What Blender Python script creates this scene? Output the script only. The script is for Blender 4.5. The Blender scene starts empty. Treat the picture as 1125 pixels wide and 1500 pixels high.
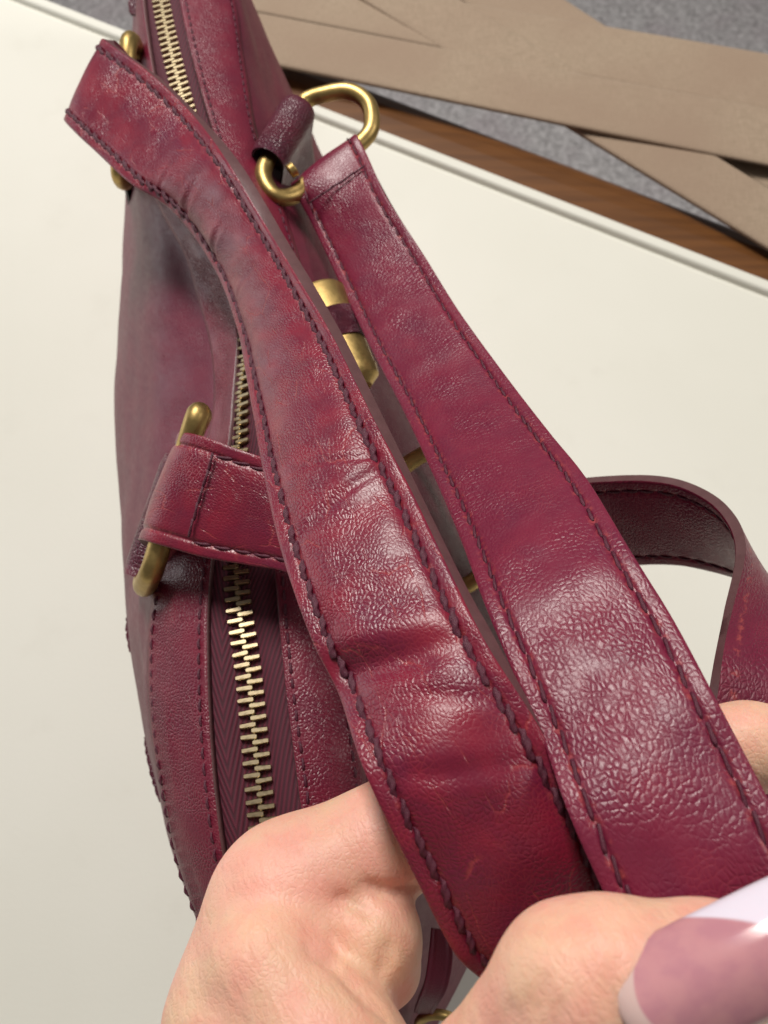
import bpy, bmesh, math, random
import numpy as np
from mathutils import Vector, Matrix, noise
from mathutils.bvhtree import BVHTree

random.seed(7)
S = 0.01                                  # all lengths below are centimetres; meshes are written in metres
scene = bpy.context.scene
COL = scene.collection

# ------------------------------------------------------------------ camera, light, exposure
CAM_H, PITCH, FPX = 42.0, math.radians(25), 1300.0
cam_data = bpy.data.cameras.new("camera")
cam_data.sensor_fit = 'VERTICAL'
cam_data.sensor_height = 36.0
cam_data.sensor_width = 27.0
cam_data.lens = 36.0 * FPX / 1500.0
cam_data.clip_start = 0.005
cam_data.clip_end = 50
cam_data.dof.use_dof = True
cam_data.dof.focus_distance = 0.205
cam_data.dof.aperture_fstop = 24.0
cam = bpy.data.objects.new("camera", cam_data)
cam.location = (0, 0, CAM_H * S)
cam.rotation_euler = (PITCH, 0, 0)
COL.objects.link(cam)
scene.camera = cam

world = bpy.data.worlds.new("World")
scene.world = world
world.use_nodes = True
world.node_tree.nodes["Background"].inputs[0].default_value = (1.0, 0.97, 0.93, 1)
world.node_tree.nodes["Background"].inputs[1].default_value = 0.16

def area(name, loc, target, sx, sy, power, col):
    l = bpy.data.lights.new(name, 'AREA')
    l.shape = 'RECTANGLE'; l.size = sx; l.size_y = sy; l.energy = power; l.color = col
    o = bpy.data.objects.new(name, l)
    o.location = loc
    o.rotation_euler = (Vector(target) - Vector(loc)).to_track_quat('-Z', 'Y').to_euler()
    COL.objects.link(o)
    return o
area("ceiling_lamp", (-0.35, 1.10, 1.60), (0.0, 0.15, 0.1), 0.30, 0.75, 35.0, (1.0, 0.96, 0.90))
area("right_fill_light", (1.45, 0.25, 1.35), (0.0, 0.1, 0.1), 0.6, 0.4, 8.0, (1.0, 0.96, 0.90))  # added fill from the right, brightens the right side panel and table
area("left_sheen_light", (-1.7, 0.85, 0.30), (0.0, 0.15, 0.12), 1.1, 0.6, 6.0, (0.96, 0.98, 1.0))  # low light added on the left to give the bag's side panel a sheen

scene.view_settings.view_transform = 'Standard'
scene.view_settings.look = 'None'
scene.view_settings.exposure = 0.0
scene.view_settings.gamma = 1.0
scene.render.engine = 'CYCLES'
scene.cycles.use_denoising = True

# ------------------------------------------------------------------ placing helpers
CP, SP_ = math.cos(PITCH), math.sin(PITCH)
def ray(px, py):
    x, y = (px - 562.5) / FPX, (750.0 - py) / FPX
    return Vector((x, y * CP + SP_, y * SP_ - CP))
CAMP = Vector((0, 0, CAM_H))
def P(px, py, d):                         # a point d cm in front of the camera
    return CAMP + ray(px, py) * d
def PZ(px, py, z):                        # a point at height z cm over the table
    r = ray(px, py)
    return CAMP + r * ((z - CAM_H) / r.z)
def lerp(a, b, t): return a + (b - a) * t

def catmull(pts, t):
    n = len(pts) - 1
    i = min(int(t), n - 1); f = t - i
    p1, p2 = pts[i], pts[i + 1]
    p0 = pts[i - 1] if i > 0 else p1 * 2 - p2
    p3 = pts[i + 2] if i + 2 <= n else p2 * 2 - p1
    return 0.5 * ((2 * p1) + (p2 - p0) * f + (2 * p0 - 5 * p1 + 4 * p2 - p3) * f * f + (3 * p1 - p0 - 3 * p2 + p3) * f ** 3)

def mesh_obj(name, verts, faces, mats, parent=None, uvs=None, mat_idx=None, smooth=True, base=None):
    me = bpy.data.meshes.new(name)
    o = bpy.data.objects.new(name, me)
    off = Vector(base) if base is not None else Vector((0, 0, 0))
    me.from_pydata([tuple((Vector(v) - off) * S) for v in verts], [], faces)
    for m in (mats if isinstance(mats, (list, tuple)) else [mats]):
        me.materials.append(m)
    if uvs is not None:
        lay = me.uv_layers.new(name="UVMap")
        vi = np.zeros(len(me.loops), dtype=np.int32); me.loops.foreach_get("vertex_index", vi)
        lay.data.foreach_set("uv", np.array(uvs, dtype=np.float32)[vi].ravel())
    if mat_idx is not None:
        me.polygons.foreach_set("material_index", np.array(mat_idx, dtype=np.int32))
    me.polygons.foreach_set("use_smooth", np.full(len(me.polygons), smooth, dtype=bool))
    me.update()
    COL.objects.link(o)
    o.location = off * S
    if parent is not None:
        o.parent = parent
        o.matrix_parent_inverse = Matrix.Translation(-Vector(parent.location)) if parent.parent is None else Matrix.Identity(4)
    return o

def thing(name, loc, label, cat):
    o = bpy.data.objects.new(name, None)
    o.empty_display_size = 0.02
    o.location = Vector(loc) * S
    COL.objects.link(o)
    o["label"] = label; o["category"] = cat
    return o

# ------------------------------------------------------------------ materials
class NT:
    def __init__(self, name):
        self.m = bpy.data.materials.new(name); self.m.use_nodes = True
        self.t = self.m.node_tree; self.b = self.t.nodes["Principled BSDF"]
    def n(self, typ, **kw):
        nd = self.t.nodes.new(typ)
        for k, v in kw.items():
            if k.startswith("i_"):
                key = k[2:]
                key = int(key) if key.isdigit() else key.replace("_", " ")
                if hasattr(v, "is_output") or isinstance(v, bpy.types.NodeSocket): self.t.links.new(v, nd.inputs[key])
                else: nd.inputs[key].default_value = v
            else: setattr(nd, k, v)
        return nd
    def math(self, op, a, b=None, c=None, clamp=False):
        nd = self.t.nodes.new("ShaderNodeMath"); nd.operation = op; nd.use_clamp = clamp
        for i, v in enumerate((a, b, c)):
            if v is None: continue
            if isinstance(v, bpy.types.NodeSocket): self.t.links.new(v, nd.inputs[i])
            else: nd.inputs[i].default_value = v
        return nd.outputs[0]
    def mapr(self, v, a, b, c=0.0, d=1.0, smooth=True):
        nd = self.t.nodes.new("ShaderNodeMapRange")
        nd.interpolation_type = 'SMOOTHSTEP' if smooth else 'LINEAR'
        self.t.links.new(v, nd.inputs[0])
        for i, x in zip((1, 2, 3, 4), (a, b, c, d)): nd.inputs[i].default_value = x
        return nd.outputs[0]
    def mix(self, f, a, b):
        nd = self.t.nodes.new("ShaderNodeMix"); nd.data_type = 'RGBA'
        for i, v in zip((0, 6, 7), (f, a, b)):
            if isinstance(v, bpy.types.NodeSocket): self.t.links.new(v, nd.inputs[i])
            elif i == 0: nd.inputs[0].default_value = v
            else: nd.inputs[i].default_value = (*v, 1)
        return nd.outputs[2]
    def noise(self, vec, scale, detail=2.0, rough=0.5, dist=0.0):
        nd = self.n("ShaderNodeTexNoise"); self.t.links.new(vec, nd.inputs["Vector"])
        nd.inputs["Scale"].default_value = scale; nd.inputs["Detail"].default_value = detail
        nd.inputs["Roughness"].default_value = rough; nd.inputs["Distortion"].default_value = dist
        return nd
    def voro(self, vec, scale, feature='DISTANCE_TO_EDGE', dim='3D'):
        nd = self.n("ShaderNodeTexVoronoi", feature=feature, voronoi_dimensions=dim); self.t.links.new(vec, nd.inputs["Vector"])
        nd.inputs["Scale"].default_value = scale
        return nd
    def set(self, key, v):
        if isinstance(v, bpy.types.NodeSocket): self.t.links.new(v, self.b.inputs[key])
        elif isinstance(v, tuple) and len(v) == 3: self.b.inputs[key].default_value = (*v, 1)
        else: self.b.inputs[key].default_value = v
    def bump(self, h, dist, strength=1.0, normal=None):
        nd = self.n("ShaderNodeBump"); self.t.links.new(h, nd.inputs["Height"])
        nd.inputs["Distance"].default_value = dist; nd.inputs["Strength"].default_value = strength
        if normal is not None: self.t.links.new(normal, nd.inputs["Normal"])
        return nd.outputs[0]
    def warp(self, vec, scale, amt):
        nz = self.noise(vec, scale, 3.0)
        sub = self.n("ShaderNodeVectorMath", operation='SUBTRACT'); self.t.links.new(nz.outputs["Color"], sub.inputs[0]); sub.inputs[1].default_value = (.5, .5, .5)
        sc = self.n("ShaderNodeVectorMath", operation='SCALE'); self.t.links.new(sub.outputs[0], sc.inputs[0]); sc.inputs["Scale"].default_value = amt
        ad = self.n("ShaderNodeVectorMath", operation='ADD'); self.t.links.new(vec, ad.inputs[0]); self.t.links.new(sc.outputs[0], ad.inputs[1])
        return ad.outputs[0]
    def scalev(self, vec, s):
        nd = self.n("ShaderNodeVectorMath", operation='MULTIPLY'); self.t.links.new(vec, nd.inputs[0]); nd.inputs[1].default_value = s
        return nd.outputs[0]

def leather(name, cell=0.16, depth=0.00016, c1=(0.20, 0.013, 0.035), c2=(0.27, 0.022, 0.040), c3=(0.13, 0.016, 0.050),
            crease=(0.38, 0.06, 0.06), crease_amt=0.25, rough=0.40, rows=None, stretch=(1, 1, 1), longc=0.0, spec=0.5, wear=0.6, coat=0.0):
    g = NT(name)
    uv = g.n("ShaderNodeUVMap", uv_map="UVMap").outputs[0]
    sv = g.scalev(uv, stretch)
    w = g.warp(sv, 1.6, 0.30)
    w = g.warp(w, 7.0, 0.035)
    v1 = g.voro(w, 1.0 / cell, dim='2D').outputs["Distance"]
    e1 = g.math('SINE', g.math('MULTIPLY', g.mapr(v1, 0.0, 0.46, smooth=False), 1.5708))
    v2 = g.voro(g.warp(sv, 6.0, 0.05), 2.2 / cell, dim='2D').outputs["Distance"]
    e2 = g.mapr(v2, 0.0, 0.35)
    regional = g.mapr(g.noise(uv, 0.55, 3.0).outputs[0], 0.35, 0.65)
    h = g.math('ADD', g.math('MULTIPLY', e1, g.math('MULTIPLY_ADD', regional, 0.7, 0.3)), g.math('MULTIPLY', e2, 0.08))
    h = g.math('ADD', h, g.math('MULTIPLY', g.noise(uv, 9.0, 2.0).outputs[0], 0.35))
    colr = g.mix(g.mapr(g.noise(uv, 0.9, 4.0).outputs[0], 0.35, 0.68), c1, c2)
    colr = g.mix(g.math('MULTIPLY', g.mapr(g.noise(g.scalev(uv, (1.3, 0.8, 1)), 0.5, 4.0, 0.6).outputs[0], 0.48, 0.70), 0.5), colr, c3)
    inv = g.math('SUBTRACT', 1.0, g.mapr(v1, 0.0, 0.16))
    cm = g.math('MULTIPLY', inv, g.math('MULTIPLY', g.mapr(g.noise(uv, 0.8, 2.0).outputs[0], 0.4, 0.65), crease_amt))
    colr = g.mix(cm, colr, crease)
    if longc > 0:
        lv = g.voro(g.warp(g.scalev(uv, (1.2, 0.45, 1)), 1.5, 0.5), 0.9, dim='2D').outputs["Distance"]
        ln = g.math('SUBTRACT', 1.0, g.mapr(lv, 0.0, 0.028))
        ln = g.math('MULTIPLY', ln, g.mapr(g.noise(uv, 1.1, 2.0).outputs[0], 0.42, 0.6))
        colr = g.mix(g.math('MULTIPLY', ln, longc), colr, (0.50, 0.085, 0.065))
        h = g.math('SUBTRACT', h, g.math('MULTIPLY', ln, 0.8))
    if rows:
        sep = g.n("ShaderNodeSeparateXYZ"); g.t.links.new(uv, sep.inputs[0])
        m = None
        for r in rows:
            d = g.math('ABSOLUTE', g.math('SUBTRACT', sep.outputs[0], r))
            k = g.math('SUBTRACT', 1.0, g.mapr(d, 0.03, 0.17))
            m = k if m is None else g.math('MAXIMUM', m, k)
        m = g.math('MULTIPLY', m, g.mapr(g.noise(uv, 4.5, 3.0, 0.6).outputs[0], 0.46, 0.68))
        colr = g.mix(g.math('MULTIPLY', m, wear), colr, (0.48, 0.09, 0.075))
    g.set("Base Color", colr)
    g.set("Roughness", g.math('MULTIPLY_ADD', g.noise(uv, 3.0, 4.0).outputs[0], 0.22, rough - 0.11))
    g.set("Specular IOR Level", spec)
    if coat:
        g.set("Coat Weight", coat); g.set("Coat Roughness", 0.42); g.set("Coat IOR", 1.6)
    g.set("Normal", g.bump(h, depth))
    return g.m

def plain(name, col, rough=0.5, metal=0.0, var=0.15, scale=60.0, bump=0.0, spec=0.5):
    g = NT(name)
    tc = g.n("ShaderNodeTexCoord").outputs["Object"]
    nz = g.noise(tc, scale, 4.0).outputs[0]
    g.set("Base Color", g.mix(nz, tuple(c * (1 - var) for c in col), tuple(min(1, c * (1 + var)) for c in col)))
    g.set("Roughness", g.math('MULTIPLY_ADD', nz, 0.2, rough - 0.1)); g.set("Metallic", metal); g.set("Specular IOR Level", spec)
    if bump: g.set("Normal", g.bump(g.noise(tc, scale * 6, 3.0).outputs[0], bump))
    return g.m

W = 3.2
INSET = 0.36
M_strap = leather("leather_polished_wine", cell=0.09, depth=0.00010, c1=(0.150, 0.008, 0.029), c2=(0.215, 0.010, 0.030), c3=(0.105, 0.011, 0.042),
                  crease=(0.32, 0.035, 0.045), crease_amt=0.30, rough=0.35, rows=(INSET, W - INSET), longc=0.28, stretch=(1, .8, 1), wear=0.35)
M_strap2 = leather("leather_pebbled_wine", cell=0.112, depth=0.00012, c1=(0.150, 0.009, 0.034), c2=(0.178, 0.012, 0.038), c3=(0.115, 0.010, 0.036),
                   crease=(0.28, 0.032, 0.05), crease_amt=0.30, rough=0.38, rows=(INSET, W - INSET), stretch=(1, .75, 1), wear=0.5)
M_body = leather("leather_body_wine", cell=0.10, depth=0.00008, c1=(0.120, 0.009, 0.030), c2=(0.140, 0.011, 0.033), c3=(0.10, 0.010, 0.030),
                 crease=(0.17, 0.02, 0.035), crease_amt=0.15, rough=0.47, spec=0.45)
M_face = leather("leather_facing_wine", cell=0.11, depth=0.00015, c1=(0.135, 0.007, 0.026), c2=(0.165, 0.010, 0.030), c3=(0.11, 0.008, 0.030),
                 crease=(0.22, 0.02, 0.035), crease_amt=0.3, rough=0.40)
M_edge = plain("edge_paint_brown", (0.105, 0.045, 0.048), 0.42, var=0.25, scale=300, bump=0.0001)
M_dark = plain("edge_paint_black", (0.012, 0.007, 0.008), 0.35, var=0.3, scale=200)
M_thread = plain("thread_plum", (0.085, 0.009, 0.027), 0.5, var=0.4, scale=900, bump=0.0002)
def brass_mat(name, col, rough):
    g = NT(name)
    tc = g.n("ShaderNodeTexCoord").outputs["Object"]
    nz = g.noise(tc, 90.0, 5.0, 0.6).outputs[0]
    g.set("Base Color", g.mix(g.mapr(nz, .35, .7), tuple(c * .62 for c in col), col))
    g.set("Metallic", 1.0)
    g.set("Roughness", g.math('MULTIPLY_ADD', g.noise(tc, 700.0, 3.0).outputs[0], 0.25, rough - 0.12))
    g.set("Normal", g.bump(g.noise(g.scalev(tc, (1, 1, 1)), 1500.0, 2.0).outputs[0], 0.00002))
    return g.m
M_brass = brass_mat("brass_aged", (0.56, 0.39, 0.15), 0.44)
M_teeth = brass_mat("brass_pale", (0.74, 0.60, 0.38), 0.36)
def tape_mat():
    g = NT("zipper_tape_weave")
    uv = g.n("ShaderNodeUVMap", uv_map="UVMap").outputs[0]
    sep = g.n("ShaderNodeSeparateXYZ"); g.t.links.new(uv, sep.inputs[0])
    side = g.math('ABSOLUTE', g.math('SUBTRACT', sep.outputs[0], 1.15))
    ph = g.math('MULTIPLY', g.math('ADD', side, g.math('MULTIPLY', sep.outputs[1], 0.32)), 46.0)
    wv = g.math('MULTIPLY_ADD', g.math('SINE', ph), 0.5, 0.5)
    g.set("Base Color", g.mix(wv, (0.045, 0.005, 0.014), (0.105, 0.009, 0.026)))
    g.set("Roughness", 0.75)
    g.set("Normal", g.bump(g.math('ADD', wv, g.noise(uv, 40, 2).outputs[0]), 0.00012))
    return g.m
M_tape = tape_mat()

# ------------------------------------------------------------------ setting: floor, table, woven chair
def floor_mat():
    g = NT("carpet_grey")
    tc = g.n("ShaderNodeTexCoord").outputs["Object"]
    n1 = g.noise(g.warp(tc, 40, .02), 120.0, 6.0, 0.7).outputs[0]
    n2 = g.noise(tc, 12.0, 3.0).outputs[0]
    c = g.mix(g.mapr(n1, .3, .7), (0.30, 0.285, 0.29), (0.78, 0.75, 0.76))
    c = g.mix(g.math('MULTIPLY', g.mapr(n2, .4, .7), .35), c, (0.48, 0.40, 0.44))
    g.set("Base Color", c); g.set("Roughness", 0.95)
    g.set("Normal", g.bump(n1, 0.008))
    return g.m
fl = mesh_obj("floor", [(-400, -400, -74), (400, -400, -74), (400, 400, -74), (-400, 400, -74)], [(0, 1, 2, 3)], floor_mat())
fl["kind"] = "structure"

def cream_mat(name, spec):
    g = NT(name)
    tc = g.n("ShaderNodeTexCoord").outputs["Object"]
    n1 = g.noise(tc, 5.0, 4.0).outputs[0]
    n2 = g.noise(tc, 26.0, 5.0, .6).outputs[0]
    sp = g.math('MULTIPLY', g.math('SUBTRACT', 1.0, g.mapr(g.voro(tc, 22.0, 'F1').outputs["Distance"], 0.03, 0.12)), g.mapr(n2, .5, .6))
    c = g.mix(g.mapr(n1, .3, .7), (0.69, 0.68, 0.61), (0.73, 0.72, 0.655))
    c = g.mix(g.math('MULTIPLY', g.mapr(n2, .55, .75), 0.18), c, (0.60, 0.58, 0.51))
    c = g.mix(g.math('MULTIPLY', sp, 0.06), c, (0.4, 0.38, 0.33))
    g.set("Base Color", c); g.set("Roughness", 0.55); g.set("Specular IOR Level", spec)
    g.set("Normal", g.bump(g.noise(tc, 500.0, 3.0).outputs[0], 0.00005))
    return g.m
M_cream = cream_mat("cream_tabletop", 0.35)
E0, E1 = PZ(60, 0, 0), PZ(1125, 415, 0)
eu = (E1 - E0).normalized(); ev = Vector((eu.y, -eu.x, 0))     # ev points to the camera side
if ev.y > 0: ev = -ev
def TP(a, b, z): return E0 + eu * a + ev * b + Vector((0, 0, z))
TL, TR = -90.0, 150.0
tab = thing("table", TP(30, 40, -74), "cream table with a raised rim and brown wooden edge under the handbag", "table")
bx = [TP(TL, 1.25, 0), TP(TR, 1.25, 0), TP(TR, 120, 0), TP(TL, 120, 0)]
bx += [v - Vector((0, 0, 3)) for v in bx]
mesh_obj("tabletop", bx, [(0, 1, 2, 3), (4, 7, 6, 5), (0, 4, 5, 1), (1, 5, 6, 2), (2, 6, 7, 3), (3, 7, 4, 0)], M_cream, tab, smooth=False)
def sweep(name, prof, a0, a1, mat, parent, n=2):
    vs, fs = [], []
    k = len(prof)
    for i in range(n):
        a = lerp(a0, a1, i / (n - 1))
        for (b, z) in prof: vs.append(TP(a, b, z))
    for i in range(n - 1):
        for j in range(k):
            fs.append((i * k + j, i * k + (j + 1) % k, (i + 1) * k + (j + 1) % k, (i + 1) * k + j))
    fs.append(tuple(range(k))); fs.append(tuple(range((n - 1) * k, n * k))[::-1])
    o = mesh_obj(name, vs, fs, mat, parent, smooth=False)
    return o
rim = [(0.0, -2.9), (0.0, 0.10), (0.04, 0.22), (0.12, 0.29), (0.22, 0.32), (0.62, 0.32), (0.74, 0.29), (0.83, 0.20), (0.88, 0.06), (0.93, -0.10), (1.10, -0.10), (1.16, -0.04), (1.245, -0.004), (1.245, -2.9)]
sweep("rim", rim, TL, TR, M_cream, tab)
def wood_mat():
    g = NT("brown_wood")
    tc = g.n("ShaderNodeTexCoord").outputs["Object"]
    rot = g.n("ShaderNodeMapping"); g.t.links.new(tc, rot.inputs[0]); rot.inputs["Rotation"].default_value = (0, 0, -math.atan2(eu.y, eu.x)); rot.inputs["Scale"].default_value = (3, 60, 60)
    n1 = g.noise(rot.outputs[0], 3.0, 5.0, .6).outputs[0]
    g.set("Base Color", g.mix(g.mapr(n1, .3, .7), (0.095, 0.034, 0.007), (0.145, 0.054, 0.012)))
    g.set("Roughness", 0.42)
    return g.m
M_wood = wood_mat()
wa = (PZ(330, 100, 0) - E0).dot(eu)
wood = [(-0.01, -2.8), (-0.01, -0.16), (-0.25, -0.10), (-1.6, -0.12), (-2.6, -0.25), (-3.5, -0.6), (-4.3, -1.2), (-4.8, -1.9), (-5.0, -2.8)]
sweep("wooden_edge", wood, wa, TR, M_wood, tab)

def band_mat():
    g = NT("taupe_fabric")
    tc = g.n("ShaderNodeTexCoord").outputs["Object"]
    wv = g.noise(g.scalev(tc, (1, 8, 1)), 160.0, 3.0).outputs[0]
    wv2 = g.noise(g.scalev(tc, (8, 1, 1)), 160.0, 3.0).outputs[0]
    n2 = g.noise(tc, 9.0, 3.0).outputs[0]
    f = g.math('MULTIPLY', g.math('ADD', wv, wv2), 0.5)
    c = g.mix(g.mapr(f, .35, .65), (0.27, 0.20, 0.135), (0.35, 0.26, 0.185))
    c = g.mix(g.mapr(n2, .35, .7), c, (0.28, 0.195, 0.135))
    g.set("Base Color", c); g.set("Roughness", 0.8); g.set("Sheen Weight", 0.15)
    g.set("Normal", g.bump(f, 0.0004))
    return g.m
M_band = band_mat()
chair = thing("woven_chair", PZ(1000, 100, -74), "taupe fabric bands crossing each other above grey carpet behind the table", "chair")
def band(p0, p1, q0, q1, z0, z1, bow, tilt=0.0):
    # p0-p1 one edge, q0-q1 the other, in heights z0 -> z1; a padded strip with rounded edges
    a0, a1, b0, b1 = PZ(*p0, z0), PZ(*p1, z1), PZ(*q0, z0), PZ(*q1, z1)
    n, vs, fs, th = 30, [], [], 0.26
    prof = [(0, -1), (0.0, 0), (0.012, .6), (0.04, .92), (.12, 1), (.5, 1.12), (.88, 1), (.96, .92), (.988, .6), (1, 0), (1, -1)]
    k = len(prof)
    for i in range(n):
        t = i / (n - 1)
        a, b = lerp(a0, a1, t), lerp(b0, b1, t)
        for (u, h) in prof:
            v = lerp(a, b, u) + Vector((0, 0, th * h * .5 + bow * math.sin(t * 9 + u * 1.3) + tilt * (u - .5)))
            vs.append(v)
    for i in range(n - 1):
        for j in range(k):
            fs.append((i * k + j, i * k + (j + 1) % k, (i + 1) * k + (j + 1) % k, (i + 1) * k + j))
    return mesh_obj("fabric_band", vs, fs, M_band, chair)
def ext(a, b, x): return (x, a[1] + (b[1] - a[1]) * (x - a[0]) / (b[0] - a[0]))
def band2(l1, l2, x0, x1, z0, z1, tilt=0.0, bow=0.03):
    band(ext(*l1, x0), ext(*l1, x1), ext(*l2, x0), ext(*l2, x1), z0, z1, bow, tilt)
LA0 = ((414, 100), (1000, 219)); LA1 = ((400, 29), (1125, 166))
LC0 = ((400, 25), (1125, 165)); LC1 = ((684, 2), (1125, 78))
LD0 = ((542, 5), (1125, 362)); LD1 = ((670, 0), (1125, 280)); LD2 = ((672, -2), (1125, 277)); LD3 = ((826, 0), (1125, 195))
band2(LD2, LD3, 480, 1400, -0.1, 0.0, .1)            # right diagonal
band2(LC0, LC1, 290, 1400, 0.3, 0.7, -.2)            # upper
band2(LD0, LD1, 330, 1400, 0.75, 0.6, .25)             # left diagonal
band2(LA0, ((400, 22), (1125, 158)), 290, 1400, 1.15, 0.75, -.2)   # lower

# ------------------------------------------------------------------ the handbag
bag = thing("handbag", (-4, 12, 0), "wine red leather handbag with brass zip and two stitched handles lifted by a hand", "handbag")

# control net: rows from the far end to the near end, columns from the left foot over the zip to the right foot
ROWS = [
 # L1 (bulge)       L2 (belly)          L3 (facing edge)     L4 (groove)         Z (zip)             R4                  R3                  R2                  R1
 [(182,-160,10),   (190,-160,14),      (200,-160,16.4),     (212,-160,17.1),    (222,-160,17.0),    (243,-160,17.1),    (300,-160,16.4),    (312,-160,14.5),     (318,-160,11)],
 [(197,0,11.5),    (200,0,14.8),       (205,0,16.6),        (213,0,17.6),       (236,0,17.6),       (262,0,17.8),       (342,0,17.0),       (358,0,14.8),       (366,0,11.5)],
 [(190,200,10),    (192,210,14.2),     (200,205,16.2),      (250,195,17.6),     (283,195,17.7),     (310,190,17.9),     (372,190,17.0),     (425,195,14),       (464,210,9)],
 [(178,400,9),     (214,410,14.8),     (284,405,16.4),      (342,400,17.6),     (360,400,17.8),     (388,400,18.0),     (440,400,17.0),     (500,395,14),       (560,400,8)],
 [(167,600,9),     (225,610,14.6),     (317,600,16.6),      (344,600,17.7),     (352,600,17.7),     (385,600,18.2),     (455,600,17.4),     (570,600,14),       (655,610,8)],
 [(182,830,9),     (200,830,14.0),     (238,835,16.8),      (312,830,17.9),     (346,830,17.8),     (402,830,18.0),     (490,830,17.3),     (640,830,14),       (760,840,8)],
 [(200,990,9),     (208,990,14.0),     (224,992,16.5),      (308,1000,17.9),    (366,1000,17.8),    (417,1000,18.0),    (512,1000,17.3),    (655,1000,14),      (790,1010,8)],
 [(243,1200,8),    (244,1200,13.0),    (248,1200,16.0),     (324,1200,17.7),    (384,1200,17.6),    (442,1200,17.8),    (536,1200,17.0),    (655,1190,14),      (775,1200,8)],
 [(296,1345,8),    (292,1345,12.5),    (294,1345,15.4),     (352,1340,17.0),    (400,1340,17.0),    (455,1340,17.1),    (540,1340,16.2),    (630,1340,13),      (712,1350,7)],
 [(362,1450,7),    (358,1450,11.5),    (355,1440,14.6),     (395,1430,16.0),    (430,1430,16.0),    (468,1430,16.1),    (535,1440,15.2),    (595,1450,12),      (650,1480,6)],
]
net = []
for r in ROWS:
    pts = [PZ(*c) for c in r]
    l1, r1 = pts[0], pts[-1]
    c = (l1 + r1) * .5
    lf = Vector((lerp(l1.x, c.x, .10), lerp(l1.y, c.y, .10), 0.15)); rf = Vector((lerp(r1.x, c.x, .10), lerp(r1.y, c.y, .10), 0.15))
    lm = lerp(l1, lf, .5) + Vector((-.2, 0, 0)); rm = lerp(r1, rf, .5) + Vector((.2, 0, 0))
    net.append([lf, lm] + pts + [rm, rf])
# near end wall
last = net[-1]
mid = (last[2] + last[-3]) * .5
for (k, dz, dy) in ((.72, .82, -1.6), (.45, .45, -2.4), (.4, .02, -2.2)):
    net.append([Vector((lerp(mid.x, p.x, k), lerp(mid.y, p.y, k) + dy, p.z * dz + .1)) for p in last])
NR, NC = len(net), len(net[0])
def surf(r, c):
    ci = max(0.0, min(NC - 1.0, c))
    colpts = [catmull(net[i], ci) for i in range(max(0, int(r) - 1), min(NR, int(r) + 4))]
    return catmull(colpts, r - max(0, int(r) - 1))
def snorm(r, c):
    e = .04
    du = surf(min(NR - 1.001, r + e), c) - surf(max(0, r - e), c)
    dv = surf(r, min(NC - 1.0, c + e)) - surf(r, max(0, c - e))
    n = du.cross(dv)
    if n.length < 1e-9: return Vector((0, 0, 1))
    n.normalize()
    return n
NSIGN = 1 if snorm(5, 6).z > 0 else -1
# columns: 0 lf,1 lm,2 L1,3 L2,4 L3,5 L4,6 Z,7 R4,8 R3,9 R2,10 R1,11 rm,12 rf
def patch(name, r0, r1, c0, c1, nr, nc, mat, off=0.0, thick=0.0, rough_edge=0.0):
    vs, fs, uv = [], [], []
    grid = []
    for i in range(nr + 1):
        r = min(lerp(r0, r1, i / nr), NR - 1.001)
        row = []
        for j in range(nc + 1):
            c = lerp(c0, c1, j / nc)
            p = surf(r, c); n = snorm(r, c) * NSIGN
            wr = (noise.noise(p * 0.30) * .10 + noise.noise(Vector((p.x * .9, p.y * .35, p.z * .9))) * .07) if c <= 4.4 or c >= 7.9 else noise.noise(p * .8) * .02
            if min(c, NC - 1 - c) < 1.5: wr *= .2
            row.append(p + n * (off + wr))
        grid.append(row)
    vlen = 0
    for i in range(nr + 1):
        if i: vlen += (grid[i][nc // 2] - grid[i - 1][nc // 2]).length
        ul = 0
        for j in range(nc + 1):
            if j: ul += (grid[i][j] - grid[i][j - 1]).length
            vs.append(grid[i][j]); uv.append((ul, vlen))
    k = nc + 1
    for i in range(nr):
        for j in range(nc):
            q = (i * k + j, i * k + j + 1, (i + 1) * k + j + 1, (i + 1) * k + j)
            fs.append(q if NSIGN < 0 else q[::-1])
    o = mesh_obj(name, vs, fs, [mat, M_edge], bag, uvs=uv)
    if thick:
        md = o.modifiers.new("thickness", 'SOLIDIFY'); md.thickness = thick * S; md.offset = -1; md.material_offset_rim = 1
    return o, vs, fs
LP, lv, lf_ = patch("side_panel", 0, NR - 1, 0, 4.25, 150, 60, M_body)
RPn, rv, rf_ = patch("side_panel", 0, NR - 1, 7.75, 12, 150, 60, M_body)
LP["label"] = "mauve-sheened panel falling away from the zip"
patch("zip_facing", 0, 10.4, 4.0, 5.0, 170, 14, M_face, off=0.14, thick=0.2)
patch("zip_facing", 0, 10.4, 7.0, 8.0, 170, 14, M_face, off=0.14, thick=0.2)
TAPE, _, _ = patch("zipper_tape", 0, 10.6, 4.6, 7.4, 170, 20, M_tape, off=-0.10)
bot = [net[i][0] for i in range(NR)] + [net[i][NC - 1] for i in range(NR - 1, -1, -1)]
bv = [Vector((p.x, p.y, 0.02)) for p in bot]
mesh_obj("base_panel", bv, [tuple(range(len(bv)))], M_body, bag, uvs=[(p.x, p.y) for p in bv], smooth=False)

bvh = BVHTree.FromPolygons([v[:] for v in lv + rv], [f for f in lf_] + [tuple(i + len(lv) for i in f) for f in rf_])
def hit(px, py):
    r = ray(px, py).normalized()
    loc, nrm, idx, dist = bvh.ray_cast(CAMP, r)
    if loc is None: return None
    if nrm.dot(r) > 0: nrm = -nrm
    return loc, nrm

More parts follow.
